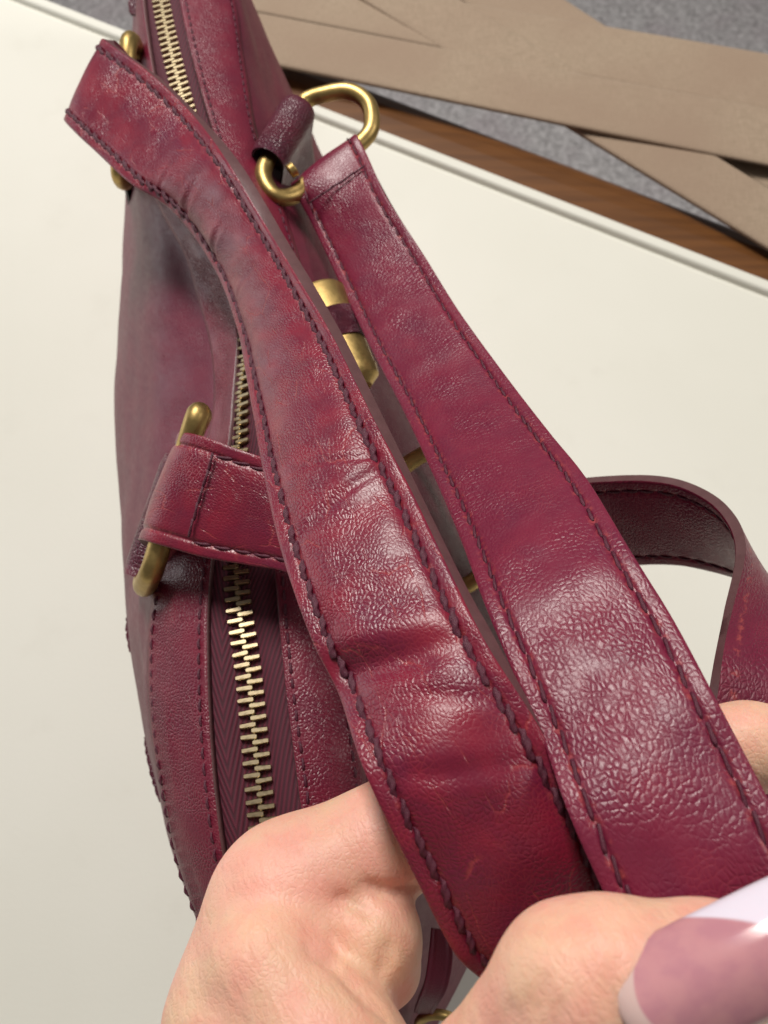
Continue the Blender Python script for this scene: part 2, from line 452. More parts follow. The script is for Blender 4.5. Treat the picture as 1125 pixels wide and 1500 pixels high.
# stitches and teeth: alike pieces that share one mesh
def thread_mesh(name, L, rad, sides=6, rings=6, lift=1.0, twist=4.0):
    vs, fs = [], []
    for i in range(rings + 1):
        t = i / rings
        x = (t - .5) * L
        env = math.sin(math.pi * min(1, max(0, t * .86 + .07)))
        rr = rad * (0.45 + .55 * env ** .5)
        z = -rad * 1.3 + lift * rad * 1.6 * env ** .6
        for j in range(sides):
            a = 2 * math.pi * j / sides
            ov = .86 + .22 * math.cos(2 * (a - t * twist))
            vs.append((x * S, rr * ov * 1.15 * math.cos(a) * S, (z + rr * ov * math.sin(a)) * S))
    for i in range(rings):
        for j in range(sides):
            fs.append((i * sides + j, i * sides + (j + 1) % sides, (i + 1) * sides + (j + 1) % sides, (i + 1) * sides + j))
    fs.append(tuple(range(sides))[::-1]); fs.append(tuple(range(rings * sides, (rings + 1) * sides)))
    me = bpy.data.meshes.new(name); me.from_pydata(vs, [], fs); me.materials.append(M_thread)
    me.polygons.foreach_set("use_smooth", np.full(len(me.polygons), True)); me.update()
    return me
TH_BIG = thread_mesh("stitch_thick", 0.62, 0.074, sides=10, rings=14, twist=7.0)
TH_MID = thread_mesh("stitch_mid", 0.52, 0.042)
TH_SML = thread_mesh("stitch_small", 0.31, 0.042, lift=.9)
def place(name, me, p, t, n, parent, roll=0.0, sc=(1, 1, 1)):
    t = t.normalized(); b = n.cross(t).normalized(); n = t.cross(b).normalized()
    if roll:
        q = Matrix.Rotation(roll, 3, n); t = q @ t; b = q @ b
    o = bpy.data.objects.new(name, me)
    m = Matrix(((t.x, b.x, n.x, p.x * S), (t.y, b.y, n.y, p.y * S), (t.z, b.z, n.z, p.z * S), (0, 0, 0, 1)))
    o.matrix_world = m @ Matrix.Diagonal((*sc, 1))
    COL.objects.link(o)
    mw = o.matrix_world.copy()
    o.parent = parent
    o.matrix_parent_inverse = Matrix.Identity(4)
    o.matrix_basis = mw
    return o
def in_view(p, m=60):
    d = p - CAMP
    y = d.y * CP + d.z * SP_; dep = d.y * SP_ - d.z * CP
    x, yy = 562.5 + d.x / dep * FPX, 750 - y / dep * FPX
    return -m < x < 1125 + m and -m < yy < 1500 + m

# NOTE children of parts use identity inverse: the parts sit under the handbag with a pure offset that cancels
def rows_of_stitches(parent, me, c, off, r0, r1, pitch, ofs_c=0.0):
    acc, r, prev = 0.0, r0, surf(r0, c)
    while r < r1:
        r += .004
        p = surf(r, c); acc += (p - prev).length
        if acc >= pitch:
            acc = 0
            n = snorm(r, c) * NSIGN
            t = surf(min(r + .03, NR - 1.01), c) - surf(r - .03, c)
            q = p + n * (off)
            if in_view(q, 20): place("stitch", me, q, t, n, parent, roll=random.uniform(-.08, .08), sc=(random.uniform(.9, 1.1), 1, 1))
        prev = p
facings = [o for o in bag.children if o.name.startswith("zip_facing")]
for c in (4.10, 4.86): rows_of_stitches(facings[0], TH_SML, c, .165, 4.7, 8.6, .42)
for c in (7.14, 7.88): rows_of_stitches(facings[1], TH_SML, c, .165, .8, 8.0, .42)

# zip teeth
def tooth_mesh():
    bm = bmesh.new()
    prof = [(-.02, -.080), (.08, -.070), (.34, -.064), (.365, -.045), (.365, .045), (.34, .064), (.08, .070), (-.02, .080), (-.09, .05), (-.09, -.05)]
    # x: away from the zip's centre, y: along the zip
    low = [bm.verts.new((x * S, y * S, -.05 * S)) for x, y in prof]
    mid = [bm.verts.new((x * S, y * S, .09 * S)) for x, y in prof]
    top = [bm.verts.new(((x * .95 + .008) * S, y * .70 * S, .125 * S)) for x, y in prof]
    n = len(prof)
    for a, b in ((low, mid), (mid, top)):
        for i in range(n): bm.faces.new((a[i], a[(i + 1) % n], b[(i + 1) % n], b[i]))
    bm.faces.new(top)
    me = bpy.data.meshes.new("zipper_tooth"); bm.to_mesh(me); bm.free(); me.materials.append(M_teeth)
    return me
TOOTH = tooth_mesh()
acc, r, prev, k = 0.0, 0.55, surf(.55, 6), 0
while r < 8.6:
    r += .003
    p = surf(r, 6); acc += (p - prev).length; prev = p
    if acc >= .160:
        acc = 0; k += 1
        n = snorm(r, 6) * NSIGN
        t = (surf(r + .03, 6) - surf(r - .03, 6)).normalized()
        side = n.cross(t).normalized() * (1 if k % 2 else -1)
        q = p + side * 0.015 + n * (-0.02)
        if in_view(q, 30): place("zipper_tooth", TOOTH, q, side, n, TAPE, roll=random.uniform(-.04, .04))

# ------------------------------------------------------------------ ribbons: straps and tabs
def ribbon(name, st, mat, parent, thick=0.34, dome=0.0, wrinkle=0.0, inset=INSET, width=W, stitch=None, pitch=.6, v0=0, step=.11, stitch_range=None, edge=None, groove=.05, label=None, skew=0.0, soft=None, creases=()):
    A, B = [], []
    for s in st:
        if abs(s[5]) != 1:                 # explicit depths
            A.append(P(s[0], s[1], s[2])); B.append(P(s[3], s[4], s[5]))
        else:                              # one depth; the tilt gives the strap its width
            lx, ly, rx, ry, d, sg = s
            w = math.hypot(rx - lx, ry - ly) * d / FPX
            if w >= width: d = d * min(1, 1.08 * width / w); dd = 0
            else: dd = math.sqrt(width ** 2 - w ** 2)
            A.append(P(lx, ly, d + sg * dd / 2)); B.append(P(rx, ry, d - sg * dd / 2))
    n = len(A) - 1
    ts, L, prev = [0.0], [0.0], (A[0] + B[0]) / 2
    t, acc, tot = 0.0, 0.0, 0.0
    while t < n:
        t = min(n, t + .004)
        m = (catmull(A, t) + catmull(B, t)) / 2
        dl = (m - prev).length; acc += dl; tot += dl; prev = m
        if acc >= step or t >= n: ts.append(t); L.append(tot); acc = 0
    us = [0, .012, .03, .06, .09]
    ui = inset / width
    us += [ui - .035, ui - .02, ui - .01, ui, ui + .01, ui + .02, ui + .04, ui + .07]
    us = sorted(set(us + [1 - u for u in us] + [lerp(ui + .09, 1 - ui - .09, i / 17) for i in range(18)]))
    fr = []
    for t in ts:
        a, b = catmull(A, t), catmull(B, t)
        e = .05
        tg = (catmull(A, min(n, t + e)) + catmull(B, min(n, t + e)) - catmull(A, max(0, t - e)) - catmull(B, max(0, t - e))).normalized()
        x = (b - a).normalized()
        nn = x.cross(tg).normalized()
        fr.append([a, b, tg, nn])
    # the outer side faces the camera at the near end of the path
    ref = fr[len(fr) * 2 // 3]
    sg = 1 if ref[3].dot(CAMP - ref[0]) > 0 else -1
    for f in fr: f[3] = f[3] * sg
    cr = []
    for (tc_, sl, w_, amp, uc, uw) in creases:
        k_ = min(range(len(ts)), key=lambda q: abs(ts[q] - tc_)); cr.append((L[k_], sl, w_, amp, uc, uw))
    def height(u, l):
        h = 0
        env = 1.0
        if soft: x = max(0, min(1, (l - soft[0]) / (soft[1] - soft[0]))); env = .25 + .75 * x * x * (3 - 2 * x)
        return height_(u, l, env)
    def height_(u, l, env):
        h = 0
        if ui < u < 1 - ui:
            x = (u - ui) / (1 - 2 * ui)
            h += env * dome * (1 - abs(2 * x - 1) ** 2.6)
        else:
            x = min(u, 1 - u) / ui
            h += dome * .04 * math.sin(math.pi * x)
        for c in (ui, 1 - ui): h -= groove * math.exp(-((u - c) * width / .06) ** 2)
        ed = min(u, 1 - u) * width
        if ed < .045: h -= .035 * (1 - ed / .045) ** 2
        for (lc, sl, w_, amp, uc, uw) in cr:
            x = (l - lc - sl * (u - .5) * width - .10 * noise.noise(Vector((u * 5, lc, 0.3)))) / w_
            if abs(x) < 4:
                fade = math.exp(-((u - uc) / uw) ** 2) * max(0, min(1, min(u, 1 - u) / ui))
                h += amp * fade * (-math.exp(-x * x) + .55 * math.exp(-(abs(x) - 1.9) ** 2))
        if wrinkle:
            ins = max(0, min(1, (min(u, 1 - u) - ui) / .10)) * .8 + .2
            h += env * wrinkle * ins * (noise.noise(Vector((u * 1.6, l * .62 + v0, 3.1))) * 1.0 + noise.noise(Vector((u * 3.2 + l * .2, l * 1.25 + v0, 9.7))) * .5)
        return h
    vs, uv, fs, mi = [], [], [], []
    nb = 9
    k = len(us) + nb
    for f, l in zip(fr, L):
        a, b, tg, nn = f
        wob = noise.noise(Vector((l * .9, v0, 1.7))) * .018
        for u in us:
            vs.append(lerp(a, b, u) + nn * height(u, l)); uv.append((u * width, l + v0 * 7))
        for j in range(nb):
            u = 1 - j / (nb - 1)
            uu = lerp(.5, u, .985)
            vs.append(lerp(a, b, uu) - nn * thick + (b - a).normalized() * skew); uv.append((u * width, l + 40))
    nu = len(us)
    for i in range(len(fr) - 1):
        for j in range(k):
            q = (i * k + j, i * k + (j + 1) % k, (i + 1) * k + (j + 1) % k, (i + 1) * k + j)
            fs.append(q if sg > 0 else q[::-1]); mi.append(1 if j in (nu - 1, k - 1) else 0)
    fs.append(tuple(range(k))); mi.append(1); fs.append(tuple(range((len(fr) - 1) * k, len(fr) * k))); mi.append(1)
    o = mesh_obj(name, vs, fs, [mat, edge or M_edge], parent, uvs=uv, mat_idx=mi)
    try: o.data.set_sharp_from_angle(angle=math.radians(50))
    except Exception: pass
    if label: o["label"] = label
    if stitch:
        nxt = pitch * .5
        for f, l in zip(fr, L):
            if l < nxt: continue
            nxt += pitch
            if stitch_range and not (stitch_range[0] <= l <= stitch_range[1]): continue
            for si, u in enumerate((ui, 1 - ui)):
                p = lerp(f[0], f[1], u) + f[3] * (height(u, l) + .035)
                if in_view(p, 40): place("stitch", stitch, p, f[2], f[3], o, roll=(.24 if stitch is TH_BIG else .13) * sg + random.uniform(-.06, .06), sc=(random.uniform(.92, 1.08), random.uniform(.9, 1.1), 1))
    o["len"] = tot
    del o["len"]
    return o, fr, L

# first handle: from the far ring over the zip to the hand
S1 = [(160,238,33.9, 214,120,33.9), (122,206,33.7, 180,84,33.7), (97,181,33.1, 154,60,33.1), (93,176,32.5, 150,56,32.5), (102,186,32.0, 164,66,32.15),
      (140,222,31.4, 226,112,31.1), (190,268,284,170,30.2,1), (250,308,332,236,28.8,1), (308,385,390,333,27.4,1), (343,470,434,405,25.6,1),
      (361,560,486,492,23.6,1), (384,690,546,612,21.2,1), (412,810,601,716,19.6,1), (455,935,666,852,18.0,1), (495,1017,714,946,17.2,1),
      (534,1131,786,1058,16.2,-1), (609,1288,872,1214,16.0,-1), (666,1398,918,1312,16.2,-1), (712,1444,960,1388,16.4,-1), (790,1530,1010,1480,16.6,-1)]
h1, fr1, L1_ = ribbon("handle", S1, M_strap, bag, thick=.40, dome=.22, wrinkle=.085, skew=.16, soft=(6, 13),
                      creases=[(6.4, -.4, .10, .025, .3, .4), (7.0, -.5, .16, .06, .25, .4), (7.7, -.6, .12, .05, .25, .3), (8.6, -.5, .10, .03, .3, .4),
                               (11.3, .30, .10, .055, .62, .5), (11.8, -.35, .14, .05, .6, .45), (12.5, .25, .10, .02, .5, .4), (13.75, .05, .34, .13, .40, .5), (14.4, .35, .16, .035, .65, .35), (15.2, .15, .16, .04, .5, .5)], stitch=TH_BIG, pitch=.54, v0=0,
                      label="polished padded handle running from the far left ring down to the thumb")
# its other end: through the near ring
S1b = [(330,690,27.0, 262,840,27.0), (285,650,26.9, 226,808,26.9), (264,637,26.3, 205,795,26.3), (262,632,25.5, 203,790,25.5), (272,633,24.9, 215,793,24.9),
       (300,640,24.5, 250,803,24.5), (340,655,24.2, 300,817,24.2), (390,672,23.9, 362,828,23.9), (445,695,23.4, 425,842,23.4), (520,745,22.6, 478,890,22.6),
       (590,850,21.6, 520,985,21.6), (650,970,20.9, 570,1095,20.9), (720,1100,20.8, 640,1220,20.8), (800,1240,21, 720,1350,21), (880,1380,21.2, 800,1480,21.2)]
h1b, _, _ = ribbon("handle_end", S1b, M_strap, bag, thick=.3, dome=.05, wrinkle=.03, stitch=TH_MID, pitch=.58, v0=3, stitch_range=(5.0, 9.0),
                   label="handle end folded round the near brass ring")
# second handle
S2 = [(452,318,34.4, 545,255,34.4), (438,292,34.2, 530,226,34.2), (427,273,33.8, 521,200,33.8), (426,271,33.2, 523,198,33.2), (434,286,32.8, 536,223,32.8),
      (460,335,567,290,32.1,1), (500,420,620,372,30.6,1), (539,502,672,455,28.4,1), (589,598,738,546,25.8,1), (632,690,803,630,22.9,1), (670,778,858,698,20.6,1),
      (708,880,924,806,18.2,1), (750,980,984,902,17.0,1), (794,1082,1042,1010,16.0,1), (832,1188,1094,1108,15.2,1), (885,1309,1158,1232,14.6,1), (935,1410,1212,1335,14.5,1), (985,1510,1262,1430,14.8,1)]
h2, fr2, _ = ribbon("handle", S2, M_strap2, bag, thick=.30, dome=.05, wrinkle=.05, stitch=TH_MID, pitch=.56, v0=6, edge=M_dark,
                    label="pebbled flat handle running from the far right ring into the hand")
S2b = [(1010,1300,20.5, 1215,1290,21.5), (1018,1150,20.0, 1222,1140,21.0), (1038,1005,20.0, 1222,1010,21.6), (1058,900,21.2, 1190,925,23.6), (1076,805,22.6, 1135,880,25.2), (1052,750,24.2, 1085,852,27.2),
       (1004,718,25.6, 1034,837,28.5), (950,706,26.6, 985,829,29.4), (880,707,27.8, 925,830,30.6), (780,715,29.0, 810,842,31.8), (690,715,30.0, 720,850,32.6)]
h2b, _, _ = ribbon("handle_end", S2b, M_strap2, bag, thick=.30, dome=.04, wrinkle=.03, stitch=TH_MID, pitch=.58, v0=12,
                   label="handle end looping back behind the pebbled handle")
# stitched cross rows where the handles fold back
def cross_row(parent, st_a, st_b, n, nrm, me):
    for i in range(n):
        t = (i + .5) / n
        p = lerp(st_a, st_b, t)
        place("stitch", me, p + nrm * .2, st_b - st_a, nrm, parent, roll=random.uniform(-.1, .1))
nn = (CAMP - P(480, 260, 34)).normalized()
cross_row(h2, P(454, 296, 32.55), P(534, 243, 32.55), 5, nn, TH_MID)
nn = (CAMP - P(290, 720, 24.4)).normalized()
cross_row(h1b, P(312, 665, 24.36), P(276, 785, 24.36), 5, nn, TH_MID)

# ------------------------------------------------------------------ brass rings, tabs, bar
def tube(name, pts, rad, mat, parent, closed=True, sides=14, n=90, cap=True):
    vs, fs = [], []
    pts = [Vector(p) for p in pts]
    if closed:
        m = len(pts)
        def ev_(t):
            i = int(t) % m; f = t - int(t)
            p0, p1, p2, p3 = pts[i - 1], pts[i], pts[(i + 1) % m], pts[(i + 2) % m]
            return 0.5 * ((2 * p1) + (p2 - p0) * f + (2 * p0 - 5 * p1 + 4 * p2 - p3) * f * f + (3 * p1 - p0 - 3 * p2 + p3) * f ** 3)
        path = [ev_(m * i / n) for i in range(n)]
    else:
        path = [catmull(pts, (len(pts) - 1) * i / (n - 1)) for i in range(n)]
    up = None
    for i, p in enumerate(path):
        t = (path[(i + 1) % n] - path[i - 1]) if closed else (path[min(n - 1, i + 1)] - path[max(0, i - 1)])
        t.normalize()
        if up is None: up = t.orthogonal().normalized()
        up = (up - t * up.dot(t)).normalized()
        bb = t.cross(up)
        rr = rad[0] + (rad[1] - rad[0]) * i / (n - 1) if isinstance(rad, tuple) else rad
        for j in range(sides):
            a = 2 * math.pi * j / sides
            vs.append(p + (up * math.cos(a) + bb * math.sin(a)) * rr)
    for i in range(n if closed else n - 1):
        for j in range(sides):
            a, b = i * sides, ((i + 1) % n) * sides
            fs.append((a + j, b + j, b + (j + 1) % sides, a + (j + 1) % sides))
    if not closed and cap:
        fs.append(tuple(range(sides))); fs.append(tuple(range((n - 1) * sides, n * sides))[::-1])
    return mesh_obj(name, vs, fs, mat, parent)
def hollow_tab(name, a, b, rad, wall, parent, tail_dir, tail_len, mat):
    # a strip of leather wrapped round a bar from a to b, its two ends laid together as a tail
    ax = (b - a).normalized(); td = (tail_dir - ax * tail_dir.dot(ax)).normalized(); up = ax.cross(td)
    path = []
    for i in range(25):
        an = math.radians(lerp(62, 298, i / 24))
        path.append(td * math.cos(an) * rad + up * math.sin(an) * rad)
    h = wall * .55
    path = [td * tail_len + up * h] + [td * lerp(tail_len, rad * .9, i / 5) + up * lerp(h, rad * .6, (i / 5) ** 2) for i in range(1, 5)] + path
    path += [td * lerp(rad * .9, tail_len, i / 5) - up * lerp(h, rad * .6, (1 - i / 5) ** 2) for i in range(1, 6)]
    vs, fs, uv, mi = [], [], [], []
    nseg, k = 10, len(path)
    l = [0]
    for i in range(1, k): l.append(l[-1] + (path[i] - path[i - 1]).length)
    nrm = []
    for i in range(k):
        t = path[min(k - 1, i + 1)] - path[max(0, i - 1)]
        nrm.append(t.cross(ax).normalized())
    for s in range(nseg + 1):
        base = lerp(a, b, s / nseg)
        sq = .06 if s in (0, nseg) else 0
        for i in range(k): vs.append(base + path[i] + nrm[i] * (wall / 2 - sq)); uv.append((s / nseg * (b - a).length, l[i]))
        for i in range(k): vs.append(base + path[i] - nrm[i] * (wall / 2 - sq)); uv.append((s / nseg * (b - a).length, l[i] + 20))
    K = 2 * k
    for s in range(nseg):
        for i in range(k - 1):
            fs.append((s * K + i, s * K + i + 1, (s + 1) * K + i + 1, (s + 1) * K + i)); mi.append(0)
            fs.append((s * K + k + i, (s + 1) * K + k + i, (s + 1) * K + k + i + 1, s * K + k + i + 1)); mi.append(0)
        for i in (0, k - 1):
            fs.append((s * K + i, (s + 1) * K + i, (s + 1) * K + k + i, s * K + k + i)); mi.append(1)
    for s in (0, nseg):
        for i in range(k - 1):
            fs.append((s * K + i, s * K + k + i, s * K + k + i + 1, s * K + i + 1)); mi.append(1)
    return mesh_obj(name, vs, fs, [mat, M_dark], parent, uvs=uv, mat_idx=mi)

# far right ring
ring = [(443,152,34.2), (414,200,33.6), (388,243,33.0), (388,268,32.7), (405,288,32.6), (432,286,32.9), (455,263,33.4), (492,236,33.5), (528,210,33.6), (544,186,33.7), (539,152,33.9), (512,134,34.1), (475,138,34.2)]
tube("brass_ring", [P(*p) for p in ring], .315, M_brass, bag)
M_tab = leather("leather_tab_plum", cell=0.13, depth=0.00035, c1=(0.085, 0.012, 0.028), c2=(0.11, 0.014, 0.030), c3=(0.07, 0.012, 0.03), crease_amt=.1, crease=(.15, .03, .04), rough=0.36)
hollow_tab("ring_tab", P(438, 160, 34.1), P(392, 237, 33.1), .62, .2, bag, P(452, 250, 36.4) - P(414, 200, 33.6), 3.2, M_tab)
# near left ring, seen edge-on
ring = [(288,612,25.2), (270,672,25.4), (245,760,25.5), (226,826,25.4), (218,846,25.8), (212,858,26.7), (213,842,27.6), (228,785,27.9), (256,700,27.9), (284,632,27.7), (292,614,26.7), (293,608,25.8)]
tube("brass_ring", [P(*p) for p in ring], .34, M_brass, bag)
tube("rivet", [P(424, 252, 32.7), P(432, 246, 32.7)], .26, M_brass, bag, closed=False, n=6)
hollow_tab("ring_tab", P(268, 672, 27.9), P(208, 846, 27.7), .52, .2, bag, P(206, 880, 31.5) - P(238, 755, 27.9), 2.9, M_tab)
# far left ring under the first handle
ring = [(196,66,34.6), (150,100,34.6), (128,160,34.6), (140,235,34.6), (172,264,34.8), (190,262,35.6), (196,200,36.2), (202,120,36.2), (206,72,35.6)]
ring = [(188,66,34.0), (184,120,34.0), (179,190,34.0), (175,244,34.0), (178,262,34.5), (184,264,35.4), (190,240,36.1), (196,180,36.2), (200,110,36.2), (198,72,35.8), (193,60,34.8)]
tube("brass_ring", [P(*p) for p in ring], .34, M_brass, bag)
hollow_tab("ring_tab", P(200, 95, 36.2), P(190, 262, 36.2), .5, .2, bag, P(195, 330, 39.5) - P(200, 180, 36.2), 3.6, M_tab)
# near right ring in the gap between the handles
FW = Vector((0, SP_, -CP))
def on_bag(px, py, up): return P(px, py, (hit(px, py)[0] - CAMP).dot(FW) - up)
a3, b3 = on_bag(600, 680, .5), on_bag(686, 856, .5)
axx = (b3 - a3); sdv = (P(700, 735, 31.0) - P(640, 770, 31.0)).normalized() * 1.5
ring = [a3 - sdv * .2, lerp(a3, b3, .02) + sdv * .8, lerp(a3, b3, .3) + sdv * 1.2, lerp(a3, b3, .7) + sdv * 1.2, lerp(a3, b3, .92) + sdv * .8, b3, lerp(a3, b3, .9) - sdv * .4, lerp(a3, b3, .5) - sdv * .5, lerp(a3, b3, .1) - sdv * .4]
tube("brass_ring", ring, .30, M_brass, bag)

# brass bar with a leather keeper on the right panel, seen between the handles
def bar(name, a, b, rad, parent):
    ax = (b - a); L = ax.length; ax.normalize()
    c = (a + b) / 2
    nrm = (CAMP - c); nrm = (nrm - ax * nrm.dot(ax)).normalized(); sd = ax.cross(nrm)
    def ring_at(t, r):
        out = []
        for j in range(24):
            an = 2 * math.pi * j / 24
            out.append(a + ax * t + (sd * math.cos(an) * 1.15 + nrm * math.sin(an) * .75) * r)
        return out
    def lath(nm, prof, mat, par):
        vs, fs = [], []
        for (t, r) in prof: vs += ring_at(t, r)
        for i in range(len(prof) - 1):
            for j in range(24):
                fs.append((i * 24 + j, i * 24 + (j + 1) % 24, (i + 1) * 24 + (j + 1) % 24, (i + 1) * 24 + j))
        o = mesh_obj(nm, vs, fs, mat, par, uvs=[(v.x * 3, v.y * 3) for v in vs])
        try: o.data.set_sharp_from_angle(angle=math.radians(35))
        except Exception: pass
        return o
    o = lath(name, [(0, .01), (0, rad * .6), (.08, rad * .86), (.25, rad), (L - .75, rad), (L - .7, rad * 1.03), (L - .3, rad * .98), (L, rad * .62), (L, .01)], M_brass, parent)
    lath("leather_keeper", [(L * .30, rad * .9), (L * .30, rad * 1.07), (L * .58, rad * 1.07), (L * .58, rad * .9)], M_tab, o)
    return o
bar("brass_bar", P(462, 424, 31.2), P(520, 572, 29.6), .85, bag)

# raw edge flanges that stick out past the left outline, and the small trims at the near end
def flange(pts, wid, n=26):
    vs, fs = [], []
    for i in range(n):
        t = (len(pts) - 1) * i / (n - 1)
        c = catmull([P(*p) for p in pts], t)
        out = Vector((-1, 0, .1)).normalized()
        w = wid * math.sin(math.pi * (.08 + .84 * i / (n - 1))) ** .5 + random.uniform(-.03, .03)
        for (a, z) in ((-.9, -.06), (w, -.05), (w, .05), (-.9, .06)): vs.append(c + out * a + Vector((0, 0, z)))
    for i in range(n - 1):
        for j in range(4): fs.append((i * 4 + j, i * 4 + (j + 1) % 4, (i + 1) * 4 + (j + 1) % 4, (i + 1) * 4 + j))
    fs.append((0, 1, 2, 3)); fs.append(tuple(range(n * 4 - 4, n * 4)))
    return mesh_obj("seam_flange", vs, fs, M_tab, bag, uvs=[(v.x, v.y) for v in vs], smooth=False)
flange([(192,895,33.0), (190,918,32.8), (193,955,32.6)], .14)
flange([(212,1080,32.2), (222,1130,31.9), (235,1175,31.7)], .07)
flange([(197,-8,39.2), (196,22,39)], .25)

ribbon("zip_pull", [(632,1360,25.6, 660,1364,25.6), (628,1400,25.4, 664,1404,25.4), (622,1440,25.4, 656,1448,25.4), (612,1468,25.8, 642,1474,25.8), (606,1484,26.8, 632,1490,26.8)], M_body, bag, thick=.18, width=.8, inset=.14, groove=.02)
tube("brass_ring", [P(640 + 26 * math.cos(a), 1500 + 14 * math.sin(a), 27.2 + .5 * math.sin(a)) for a in [i * math.pi / 5 for i in range(10)]], .16, M_brass, bag)

# ------------------------------------------------------------------ the hand (one continuous surface)
def rc(p, a, b, ra, rb):
    ba = b - a; L2 = ba.dot(ba)
    pa = p - a
    h = np.clip((pa @ ba) / L2, 0, 1)
    return np.linalg.norm(pa - h[..., None] * ba, axis=-1) - (ra + (rb - ra) * h)
def smin(a, b, k):
    h = np.clip(.5 + .5 * (b - a) / k, 0, 1)
    return b + (a - b) * h - k * h * (1 - h)
def V3(px, py, d): return np.array(P(px, py, d)[:])
HAND = [   # px, py, depth, radius -> px, py, depth, radius, blend
 ((428,1318,18.6,1.52), (640,1186,18.7,1.12), .5),
 ((640,1186,18.7,1.12), (850,1128,18.5,.98), .3),
 ((850,1128,18.5,.98), (1095,1094,18.0,.86), .3),
 ((1095,1094,18.0,.86), (1240,1100,17.8,.76), .3),
 ((428,1318,18.6,1.50), (404,1500,17.6,2.05), .7),
 ((404,1500,17.6,2.05), (420,1760,17.0,2.5), .7),
 ((395,1350,18.2,1.25), (330,1700,18.5,1.9), .6),
 ((470,1352,18.0,1.0), (540,1378,17.7,1.03), .22),
 ((540,1378,17.7,1.03), (560,1420,17.9,.78), .3),
 ((392,1420,17.0,1.25), (478,1548,16.2,1.38), .20),
 ((478,1548,16.2,1.38), (600,1780,15.6,1.9), .5),
 ((600,1780,15.6,1.9), (728,1618,14.2,1.32), .5),
 ((728,1618,14.2,1.32), (846,1448,13.1,1.18), .35),
 ((846,1448,13.1,1.18), (900,1434,12.98,1.08), .35),
 ((900,1434,12.98,1.08), (1030,1418,12.85,.88), .35),
 ((1030,1418,12.85,.88), (1120,1402,12.8,.70), .35),
]
pts = np.array([V3(*a[:3]) for a, b, k in HAND] + [V3(*b[:3]) for a, b, k in HAND])
lo, hi = pts.min(0) - 2.8, pts.max(0) + 2.8
lo[1] = max(lo[1], P(500, 1760, 17)[1] - 1)
H = 0.085
nx, ny, nz = [int(math.ceil((hi[i] - lo[i]) / H)) + 1 for i in range(3)]
gx = lo[0] + np.arange(nx) * H; gy = lo[1] + np.arange(ny) * H; gz = lo[2] + np.arange(nz) * H
G = np.stack(np.meshgrid(gx, gy, gz, indexing='ij'), -1)
F = None
for a, b, k in HAND:
    f = rc(G, V3(*a[:3]), V3(*b[:3]), a[3], b[3])
    F = f if F is None else smin(F, f, k)
def Fat(p):
    q = (np.array(p[:]) - lo) / H
    i = np.floor(q).astype(int); f = q - i
    if (i < 0).any() or (i >= np.array(F.shape) - 1).any(): return 9.0
    c = F[i[0]:i[0] + 2, i[1]:i[1] + 2, i[2]:i[2] + 2]
    c = c[0] * (1 - f[0]) + c[1] * f[0]; c = c[0] * (1 - f[1]) + c[1] * f[1]
    return c[0] * (1 - f[2]) + c[1] * f[2]
def skin_depth(px, py):
    d = 10.5
    while d < 22:
        if Fat(P(px, py, d)) < 0: return d
        d += .04
    return 18.0
def carve(F, path, rad, k, sink=0.0):
    dense = []
    for a, b in zip(path[:-1], path[1:]):
        for t in (0, .25, .5, .75): dense.append((lerp(a[0], b[0], t), lerp(a[1], b[1], t)))
    dense.append(path[-1])
    pt = [V3(x, y, skin_depth(x, y) + sink) for x, y in dense]
    m = len(pt)
    f = None
    i0 = np.maximum(((np.min(pt, 0) - 1.0 - lo) / H).astype(int), 0); i1 = ((np.max(pt, 0) + 1.0 - lo) / H).astype(int) + 1
    sl = tuple(slice(a, b) for a, b in zip(i0, i1))
    Gs = G[sl]
    for i in range(m - 1):
        r0 = rad * min(1, .25 + 3 * min(i, m - 1 - i) / m); r1 = rad * min(1, .25 + 3 * min(i + 1, m - 2 - i) / m)
        g = rc(Gs, pt[i], pt[i + 1], r0, r1)
        f = g if f is None else np.minimum(f, g)
    F[sl] = -smin(-F[sl], f, k)
    return F
